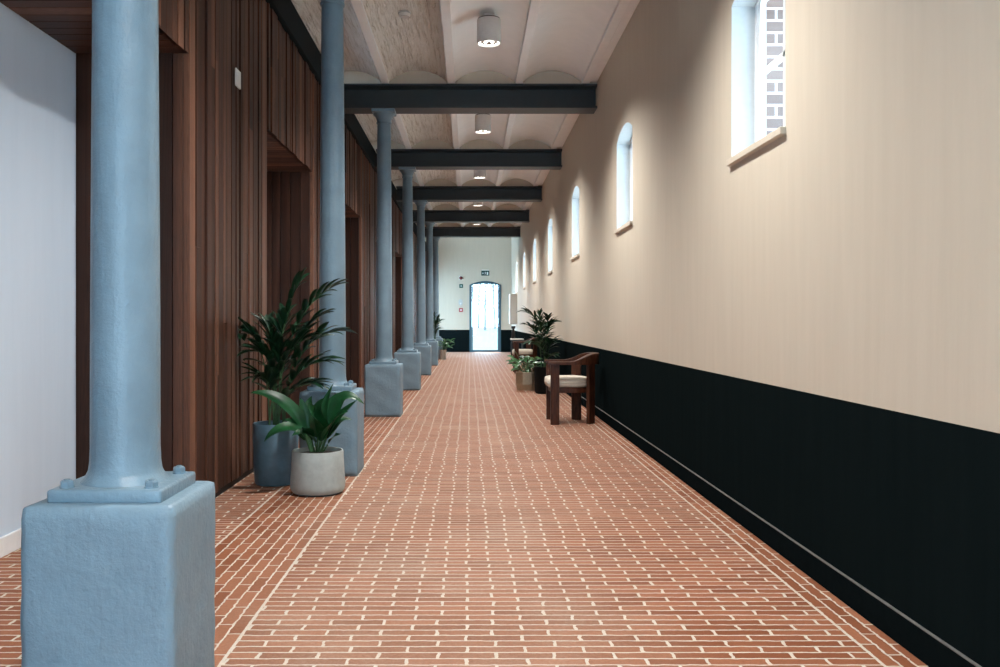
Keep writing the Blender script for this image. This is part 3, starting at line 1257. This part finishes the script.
for (r0, kn, tp, d, wd, mid) in leaves:
    p0 = relg(r0[0], r0[1], GY)
    p0.z = 0.25
    p1 = relg(*kn, (d + GY) / 2)
    pm = relg(*mid, d)
    p2 = relg(*tp, d)
    # petiole then blade
    st = [bez(p0, (p0 + p1) / 2 + Vector((0, 0, 0.02)), p1, i / 6) for i in range(7)]
    half = [st[i] for i in range(0, 4)]
    tube(bms, half, 0.0055, 6)
    path = [st[3]]
    ctrl = [st[3], p1, pm, p2]
    path = []
    for i in range(14):
        u = i / 13
        a, b, c, e = ctrl
        path.append(a * (1 - u) ** 3 + b * 3 * u * (1 - u) ** 2 + c * 3 * u * u * (1 - u) + e * u ** 3)
    hint = Vector((0.0, -0.55, 0.85))
    blade(bml, path, wd, ovate, hint, 0.16)
obj('leaves', bml, M['leaf_broad'], t, recalc=False)
obj('stems', bms, M['stem'], t, smooth=True)


# --- right hand side: faceted brass planter with low leafy plant, palm in a black pot behind it
def leafy(bml, bms, base, n, rad, h0, h1, wl, ww, rng, bias=Vector((0, 0, 0))):
    for i in range(n):
        a = rng.uniform(0, 2 * PI)
        r = rad * math.sqrt(rng.uniform(0.05, 1))
        top = base + Vector((math.cos(a) * r, math.sin(a) * r, rng.uniform(h0, h1))) + bias * rng.random()
        b = base + Vector((math.cos(a) * r * 0.3, math.sin(a) * r * 0.3, 0))
        st = curve(b, top, 0.04, 6)
        tube(bms, st, 0.0035, 5)
        out = Vector((math.cos(a + rng.uniform(-0.8, 0.8)), math.sin(a + rng.uniform(-0.8, 0.8)), rng.uniform(-0.35, 0.45)))
        L = wl * rng.uniform(0.7, 1.2)
        tip = top + out.normalized() * L
        pm = (top + tip) / 2 + Vector((0, 0, L * 0.22))
        blade(bml, [bez(top, pm, tip, i / 6) for i in range(7)], ww * rng.uniform(0.8, 1.2), ovate, Vector((0, -0.4, 1)), 0.15)


PXX, PYY = 0.905, 14.2
t = thing('potted_plant', 'low leafy plant in a faceted brass planter before the second chair', 'plant', (PXX, PYY, 0))
bm = bmesh.new()
N = 8
prof = [(0.165, 0.0), (0.188, 0.10), (0.188, 0.285), (0.176, 0.290), (0.174, 0.25)]
rings = [[bm.verts.new((r * math.cos(2 * PI * (i + 0.5) / N), r * math.sin(2 * PI * (i + 0.5) / N), z)) for i in range(N)] for r, z in prof]
for a, b in zip(rings, rings[1:]):
    for i in range(N):
        bm.faces.new((a[i], a[(i + 1) % N], b[(i + 1) % N], b[i]))
bm.faces.new(rings[0][::-1])
obj('planter', bm, M['brass'], t)
soil_obj(0.164, 0.255, t)
bml, bms = bmesh.new(), bmesh.new()
leafy(bml, bms, Vector((0, 0, 0.26)), 46, 0.20, 0.05, 0.26, 0.15, 0.070, random.Random(3), Vector((-0.05, -0.05, 0)))
obj('leaves', bml, M['leaf_light'], t, recalc=False)
obj('stems', bms, M['stem'], t, smooth=True)

QX, QY = 1.13, 13.55
t = thing('potted_palm', 'palm in a black pot standing between chair and brass planter', 'plant', (QX, QY, 0))
pot_obj('pot', [(0.120, 0.0), (0.132, 0.006), (0.145, 0.03), (0.158, 0.35), (0.160, 0.40), (0.156, 0.405), (0.148, 0.403), (0.146, 0.36)], M['pot_dark'], t)
soil_obj(0.147, 0.375, t)


def relq(px, py, d):
    p = at(px, py, d)
    return Vector((p.x - QX, p.y - QY, p.z))


def clamp_q(v):
    return Vector((min(v.x, 1.445 - QX), v.y, v.z))


fr = [(relq(527, 312, 13.5), 0.16, 1.0), (relq(540, 315, 13.6), 0.04, 0.85), (relq(553, 323, 13.5), 0.14, 0.9), (relq(529, 326, 13.4), 0.10, 1.0),
      (relq(533, 342, 13.3), 0.08, 1.0), (relq(553, 341, 13.4), 0.08, 1.0), (relq(545, 326, 13.9), 0.04, 1.0), (relq(538, 322, 13.3), 0.04, 1.0),
      (relq(550, 355, 13.4), 0.06, 0.9), (relq(548, 318, 13.4), 0.06, 0.9)]
bml, bms = bmesh.new(), bmesh.new()
palm_fronds(bml, bms, Vector((0, 0, 0.38)), fr, 0.215, 0.044, random.Random(5), 8, 0.45, clamp_q)
obj('fronds', bml, M['leaf_palm'], t, recalc=False)
obj('stems', bms, M['stem'], t, smooth=True)

# --- far left: small plant in a beige pot and a palm behind the sixth pedestal
HX, HY = -0.775, 25.42
t = thing('potted_plant', 'small leafy plant in a beige pot past the sixth pedestal', 'plant', (HX, HY, 0))
pot_obj('pot', [(0.085, 0.0), (0.092, 0.008), (0.100, 0.27), (0.098, 0.28), (0.092, 0.278), (0.090, 0.24)], M['pot_beige'], t)
soil_obj(0.091, 0.25, t)
bml, bms = bmesh.new(), bmesh.new()
leafy(bml, bms, Vector((0, 0, 0.25)), 34, 0.17, 0.08, 0.30, 0.17, 0.075, random.Random(8), Vector((0.10, -0.05, 0)))
obj('leaves', bml, M['leaf_light'], t, recalc=False)
obj('stems', bms, M['stem'], t, smooth=True)

KX, KY = -1.02, 24.9
t = thing('potted_palm', 'distant palm rising between the sixth and seventh columns', 'plant', (KX, KY, 0))
pot_obj('pot', [(0.120, 0.0), (0.132, 0.006), (0.145, 0.03), (0.155, 0.35), (0.155, 0.40), (0.150, 0.403), (0.145, 0.40), (0.143, 0.36)], M['pot_blue'], t)
soil_obj(0.144, 0.375, t)
fr = []
rk = random.Random(21)
for i in range(9):
    a = i * 2.4
    r = rk.uniform(0.10, 0.36)
    fr.append((Vector((math.cos(a) * r, math.sin(a) * r * 0.7, rk.uniform(0.85, 1.36))), 0.10, 1.0))
bml, bms = bmesh.new(), bmesh.new()
palm_fronds(bml, bms, Vector((0, 0, 0.38)), fr, 0.20, 0.034, rk, 8, 0.48)
obj('fronds', bml, M['leaf_palm'], t, recalc=False)
obj('stems', bms, M['stem'], t, smooth=True)


# ------------------------------------------------------------------ armchairs
def half_round(hx, r, n=18, back=0.0):
    """plan: straight sides from x=-hx to 0 at y=+-r, closed by a half ellipse to x=back"""
    pts = [(-hx, -r), (0.0, -r)]
    for i in range(1, n):
        a = -PI / 2 + PI * i / n
        pts.append((back * math.cos(a), r * math.sin(a)))
    pts += [(0.0, r), (-hx, r)]
    return pts


def oriented_leg(cx, cy, ang, w, th, z0, z1, bev=0.004):
    bm = bmesh.new()
    box(bm, -w / 2, w / 2, -th / 2, th / 2, z0, z1, 0, bev, 2)
    bmesh.ops.rotate(bm, cent=(0, 0, 0), matrix=Matrix.Rotation(ang, 3, 'Z'), verts=bm.verts)
    bmesh.ops.translate(bm, vec=(cx, cy, 0), verts=bm.verts)
    return bm


def make_chair(label):
    t = thing('armchair', label, 'chair', (0, 0, 0), 0, 'half round wooden armchairs along the wall')
    # rail: half round, low at the arms and high at the back
    bm = bmesh.new()
    path = []
    for i in range(7):
        path.append((-0.27 + 0.27 * i / 6, -0.262))
    for i in range(1, 24):
        a = -PI / 2 + PI * i / 24
        path.append((0.262 * math.cos(a), 0.262 * math.sin(a)))
    for i in range(7):
        path.append((0.0 - 0.27 * i / 6, 0.262))
    n = len(path)
    rings = []
    for i, (x, y) in enumerate(path):
        x0, y0 = path[max(0, i - 1)]
        x1, y1 = path[min(n - 1, i + 1)]
        d = Vector((x1 - x0, y1 - y0, 0)).normalized()
        nn = Vector((d.y, -d.x, 0))
        s = max(0.0, min(1.0, (x + 0.05) / 0.27))
        s = s * s * (3 - 2 * s)
        zt = 0.668 + 0.085 * s
        hh = 0.032 + 0.085 * s
        wo, wi = 0.034 + 0.006 * s, 0.036 - 0.004 * s
        if i in (0, n - 1):
            wo, wi = wo * 0.8, wi * 0.8
        c = Vector((x, y, 0))
        ch = 0.006
        sec = [(wo, zt - hh), (wo, zt - ch), (wo - ch, zt), (-wi + ch, zt), (-wi, zt - ch), (-wi, zt - 0.030 - 0.05 * s), (-wi * 0.2, zt - hh)]
        rings.append([bm.verts.new(c + nn * u + Vector((0, 0, z))) for u, z in sec])
    for r0, r1 in zip(rings, rings[1:]):
        m = len(r0)
        for j in range(m):
            bm.faces.new((r0[j], r0[(j + 1) % m], r1[(j + 1) % m], r1[j]))
    bm.faces.new(rings[0])
    bm.faces.new(rings[-1][::-1])
    obj('back_rail', bm, M['chairwood'], t, smooth=True)
    for sg in (-1, 1):
        obj('leg', oriented_leg(-0.205, sg * 0.262, 0, 0.092, 0.040, 0, 0.640), M['chairwood'], t)
        a = math.radians(-43 if sg < 0 else 71)
        obj('leg', oriented_leg(0.255 * math.cos(a), 0.255 * math.sin(a), a + PI / 2, 0.105, 0.040, 0, 0.650), M['chairwood'], t)
    bm = bmesh.new()
    prism(bm, half_round(0.235, 0.236, 20, 0.215), 0.335, 0.392)
    obj('seat_frame', bm, M['chairwood'], t)
    # cushion, rounded edges, domed top
    bm = bmesh.new()
    outline = half_round(0.275, 0.232, 22, 0.205)
    dense = []
    m = len(outline)
    for i in range(m):
        a, b = Vector(outline[i]), Vector(outline[(i + 1) % m])
        k = max(1, int((b - a).length / 0.04))
        for q in range(k):
            dense.append(a.lerp(b, q / k))
    cx = Vector((-0.035, 0))
    layers = [(0.94, 0.392), (0.985, 0.402), (1.0, 0.425), (1.0, 0.455), (0.985, 0.474), (0.94, 0.487), (0.80, 0.496), (0.5, 0.503), (0.2, 0.506)]
    rings = []
    for s, z in layers:
        rings.append([bm.verts.new((cx.x + (p.x - cx.x) * s, (p.y) * s, z)) for p in dense])
    m = len(dense)
    for r0, r1 in zip(rings, rings[1:]):
        for i in range(m):
            bm.faces.new((r0[i], r0[(i + 1) % m], r1[(i + 1) % m], r1[i]))
    bm.faces.new(rings[0][::-1])
    bm.faces.new(rings[-1])
    cu = obj('cushion', bm, M['cushion'], t, smooth='all')
    bm = bmesh.new()
    loop = [Vector((cx.x + (p.x - cx.x) * 1.0, p.y * 1.0, 0.440)) for p in dense]
    tube(bm, loop + [loop[0]], 0.004, 6)
    obj('piping', bm, M['piping'], cu, smooth=True)
    return t


ch = make_chair('dark wooden armchair with oatmeal cushion, nearest on the right against the black dado')
ch.location = (1.105, 9.70, 0)
dup(ch, (1.18, 18.9, 0), 'dark wooden armchair farther down the wall, behind the planter and palm')

# ------------------------------------------------------------------ objects at the far right
t = thing('side_table', 'small pale square table against the right wall past the second chair', 'table', (1.245, 23.6, 0))
bm = bmesh.new()
box(bm, -0.17, 0.17, -0.2, 0.2, 0.60, 0.635, 0, 0.006, 2)
obj('table_top', bm, M['plastic'], t)
for sx in (-1, 1):
    for sy in (-1, 1):
        bm = bmesh.new()
        box(bm, sx * 0.14 - 0.016, sx * 0.14 + 0.016, sy * 0.17 - 0.016, sy * 0.17 + 0.016, 0, 0.60, 0, 0.003, 1)
        obj('leg', bm, M['black'], t)
t = thing('table_lamp', 'slim black table lamp standing on the pale side table', 'lamp', (1.150, 23.6, 0.635))
bm = bmesh.new()
lathe(bm, [(0.046, 0), (0.048, 0.006), (0.046, 0.20), (0.044, 0.215)], 24)
obj('lamp_body', bm, M['black'], t, smooth=True)
bm = bmesh.new()
lathe(bm, [(0.030, 0.215), (0.030, 0.255), (0.056, 0.265), (0.058, 0.320), (0.052, 0.330)], 24)
obj('lamp_head', bm, M['black'], t, smooth=True)

t = thing('wall_cabinet', 'white box cabinet mounted on the right wall near the far end', 'cabinet', (XR, 28.0, 1.0))
bm = bmesh.new()
box(bm, -0.215, 0.0, -0.30, 0.30, 0.0, 0.95, 0, 0.006, 2)
obj('cabinet_body', bm, M['plastic'], t)
bm = bmesh.new()
box(bm, -0.232, -0.216, -0.295, 0.295, 0.006, 0.944, 0, 0.004, 2)
dr = obj('cabinet_door', bm, M['plastic'], t)
bm = bmesh.new()
tube(bm, [(-0.245, -0.25, 0.40), (-0.245, -0.25, 0.52)], 0.006, 8)
for z in (0.41, 0.51):
    tube(bm, [(-0.245, -0.25, z), (-0.231, -0.25, z)], 0.005, 6)
obj('handle', bm, M['steel'], dr)

# signs and devices on the far wall
YF = YEND - 0.001
DW = YEND


def fx(px):
    return (px - 470) * DW / F


def fz(py):
    return 1.1 - (py - 321) * DW / F


t = thing('exit_sign', 'exit sign with white running figure above the glass door', 'sign', (fx(485.3), YF, fz(273)))
bm = bmesh.new()
box(bm, -0.13, 0.13, -0.05, 0.0, 0.085, 0.115, 0, 0.004, 1)
obj('sign_bracket', bm, M['plastic'], t)
bm = bmesh.new()
box(bm, -0.14, 0.14, -0.030, -0.010, -0.095, 0.086, 0, 0.003, 1)
pn = obj('sign_panel', bm, M['signdark'], t)
bm = bmesh.new()
y0, y1 = -0.0318, -0.0295
for (x0, x1, z0, z1) in ((0.052, 0.100, -0.068, 0.035),):          # door shape
    box(bm, x0, x1, y0, y1, z0, z1)
# arrow pointing down
prism_pts = [(-0.112, -0.01), (-0.092, -0.01), (-0.092, 0.03), (-0.078, 0.03), (-0.078, -0.01), (-0.058, -0.01), (-0.085, -0.055)]
fv = [bm.verts.new((x, y0, z)) for x, z in prism_pts]
bv = [bm.verts.new((x, y1, z)) for x, z in prism_pts]
bm.faces.new(fv)
bm.faces.new(bv[::-1])
for i in range(len(fv)):
    j = (i + 1) % len(fv)
    bm.faces.new((fv[i], bv[i], bv[j], fv[j]))
# running figure
lathe_c = [(-0.001 + 0.010 * math.cos(a * PI / 6), 0.032 + 0.010 * math.sin(a * PI / 6)) for a in range(12)]
bm.faces.new([bm.verts.new((x, y0, z)) for x, z in lathe_c])


def bar(x0, z0, x1, z1, w):
    d = Vector((x1 - x0, z1 - z0)).normalized()
    nx, nz = -d.y * w / 2, d.x * w / 2
    bm.faces.new([bm.verts.new((x, y0, z)) for x, z in ((x0 + nx, z0 + nz), (x1 + nx, z1 + nz), (x1 - nx, z1 - nz), (x0 - nx, z0 - nz))])


bar(0.0, 0.022, -0.006, -0.022, 0.018)
bar(-0.006, -0.020, 0.022, -0.040, 0.010)
bar(0.022, -0.040, 0.018, -0.066, 0.009)
bar(-0.008, -0.020, -0.016, -0.046, 0.010)
bar(-0.016, -0.046, -0.036, -0.052, 0.009)
bar(0.002, 0.018, 0.030, 0.002, 0.008)
bar(0.0, 0.018, -0.026, 0.002, 0.008)
obj('sign_figure', bm, M['white'], pn, recalc=False)

t = thing('fire_sounder', 'small dark red round alarm sounder high left of the glass door', 'alarm', (fx(461), YF, fz(278)))
bm = bmesh.new()
box(bm, -0.07, 0.07, -0.02, 0.0, -0.07, 0.07, 0, 0.004, 1)
obj('sounder_base', bm, M['plastic'], t)
bm = bmesh.new()
lathe(bm, [(0.062, 0.02), (0.062, 0.055), (0.045, 0.075), (0.018, 0.08)], 24)
bmesh.ops.rotate(bm, cent=(0, 0, 0), matrix=Matrix.Rotation(PI / 2, 3, 'X'), verts=bm.verts)
obj('sounder_dome', bm, M['darkred'], t, smooth=True)

t = thing('wall_sign', 'green square sign with white mark left of the glass door', 'sign', (fx(461.2), YF, fz(286)))
bm = bmesh.new()
box(bm, -0.068, 0.068, -0.006, 0.0, -0.068, 0.068, 0, 0.001, 1)
pn = obj('sign_panel', bm, M['green'], t)
bm = bmesh.new()
box(bm, -0.030, 0.030, -0.0075, -0.0055, -0.012, 0.006)
box(bm, -0.008, 0.008, -0.0075, -0.0055, 0.006, 0.022)
obj('sign_mark', bm, M['white'], pn)

t = thing('intercom', 'pale grey oval panel on the wall above the red call point', 'wall panel', (fx(460.6), YF, fz(302.5)))
bm = bmesh.new()
pts = [(0.075 * math.cos(2 * PI * i / 32), 0.115 * math.copysign(abs(math.sin(2 * PI * i / 32)) ** 0.8, math.sin(2 * PI * i / 32))) for i in range(32)]
fv = [bm.verts.new((x, -0.03, z)) for x, z in pts]
bv = [bm.verts.new((x, 0.0, z)) for x, z in pts]
bm.faces.new(fv)
for i in range(32):
    j = (i + 1) % 32
    bm.faces.new((fv[i], bv[i], bv[j], fv[j]))
bmesh.ops.recalc_face_normals(bm, faces=bm.faces[:])
obj('panel_body', bm, M['grey'], t)
bm = bmesh.new()
lathe(bm, [(0.024, 0.029), (0.024, 0.038), (0.018, 0.042)], 20)
bmesh.ops.rotate(bm, cent=(0, 0, 0), matrix=Matrix.Rotation(PI / 2, 3, 'X'), verts=bm.verts)
bmesh.ops.translate(bm, vec=(0, 0, -0.04), verts=bm.verts)
obj('panel_button', bm, M['plastic'], t)

t = thing('call_point', 'red square fire call point lowest in the column of devices', 'fire alarm', (fx(461), YF, fz(310)))
bm = bmesh.new()
box(bm, -0.068, 0.068, -0.045, 0.0, -0.068, 0.068, 0, 0.008, 2)
obj('call_point_body', bm, M['red'], t)
bm = bmesh.new()
box(bm, -0.032, 0.032, -0.048, -0.0445, -0.028, 0.028, 0, 0.001, 1)
pn = obj('press_panel', bm, M['white'], t)
bm = bmesh.new()
lathe(bm, [(0.016, 0.0475), (0.016, 0.0495)], 16)
bmesh.ops.rotate(bm, cent=(0, 0, 0), matrix=Matrix.Rotation(PI / 2, 3, 'X'), verts=bm.verts)
obj('press_dot', bm, M['red'], pn)

# ------------------------------------------------------------------ outside
bm = bmesh.new()
box(bm, -60, 60, YEND + 0.42, 170, -0.30, -0.06)
obj('lawn', bm, M['lawn'], kind='structure')
bm = bmesh.new()
box(bm, XR + WT, 40, -20, YEND + 0.42, -0.30, -0.06)
obj('yard', bm, M['gravel'], kind='structure')


def bare_tree(x, y, h, seed):
    r = random.Random(seed)
    t = thing('bare_tree', 'bare leafless tree beyond the lawn, seen through the far glass door', 'tree', (x, y, -0.08), 0, 'bare trees beyond the glass door')
    bm = bmesh.new()
    top = Vector((r.uniform(-0.4, 0.4), r.uniform(-0.4, 0.4), h))
    trunk = [Vector((0, 0, 0)).lerp(top, i / 8) + Vector((r.uniform(-0.1, 0.1), r.uniform(-0.1, 0.1), 0)) * (1 if i else 0) for i in range(9)]
    tube(bm, trunk, [0.17 * (1 - 0.85 * i / 8) for i in range(9)], 8)
    obj('trunk', bm, M['bark'], t, smooth=True)
    bm = bmesh.new()
    for i in range(26):
        k = r.uniform(0.22, 0.98)
        p = Vector((0, 0, 0)).lerp(top, k)
        a = r.uniform(0, 2 * PI)
        L = h * 0.34 * (1.15 - k) + 0.6
        q = p + Vector((math.cos(a) * L, math.sin(a) * L, L * r.uniform(0.5, 1.1)))
        br = curve(p, q, -0.15 * L, 6)
        tube(bm, br, [0.055 * (1 - 0.8 * j / 5) * (1.1 - 0.6 * k) + 0.006 for j in range(6)], 5)
        for m in range(5):
            s = br[r.choice((2, 3, 4, 5))]
            e = s + Vector((r.uniform(-1, 1), r.uniform(-1, 1), r.uniform(0.1, 1))).normalized() * L * 0.45
            tube(bm, [s, (s + e) / 2 + Vector((0, 0, 0.05)), e], [0.018, 0.012, 0.005], 4)
    obj('branches', bm, M['bark'], t)


for i, (x, y, h) in enumerate(((-2.4, 104, 9), (1.9, 112, 9), (5.2, 106, 8), (3.6, 128, 11), (-1.0, 134, 11), (6.4, 140, 11), (1.4, 146, 12))):
    bare_tree(x, y, h, 40 + i)
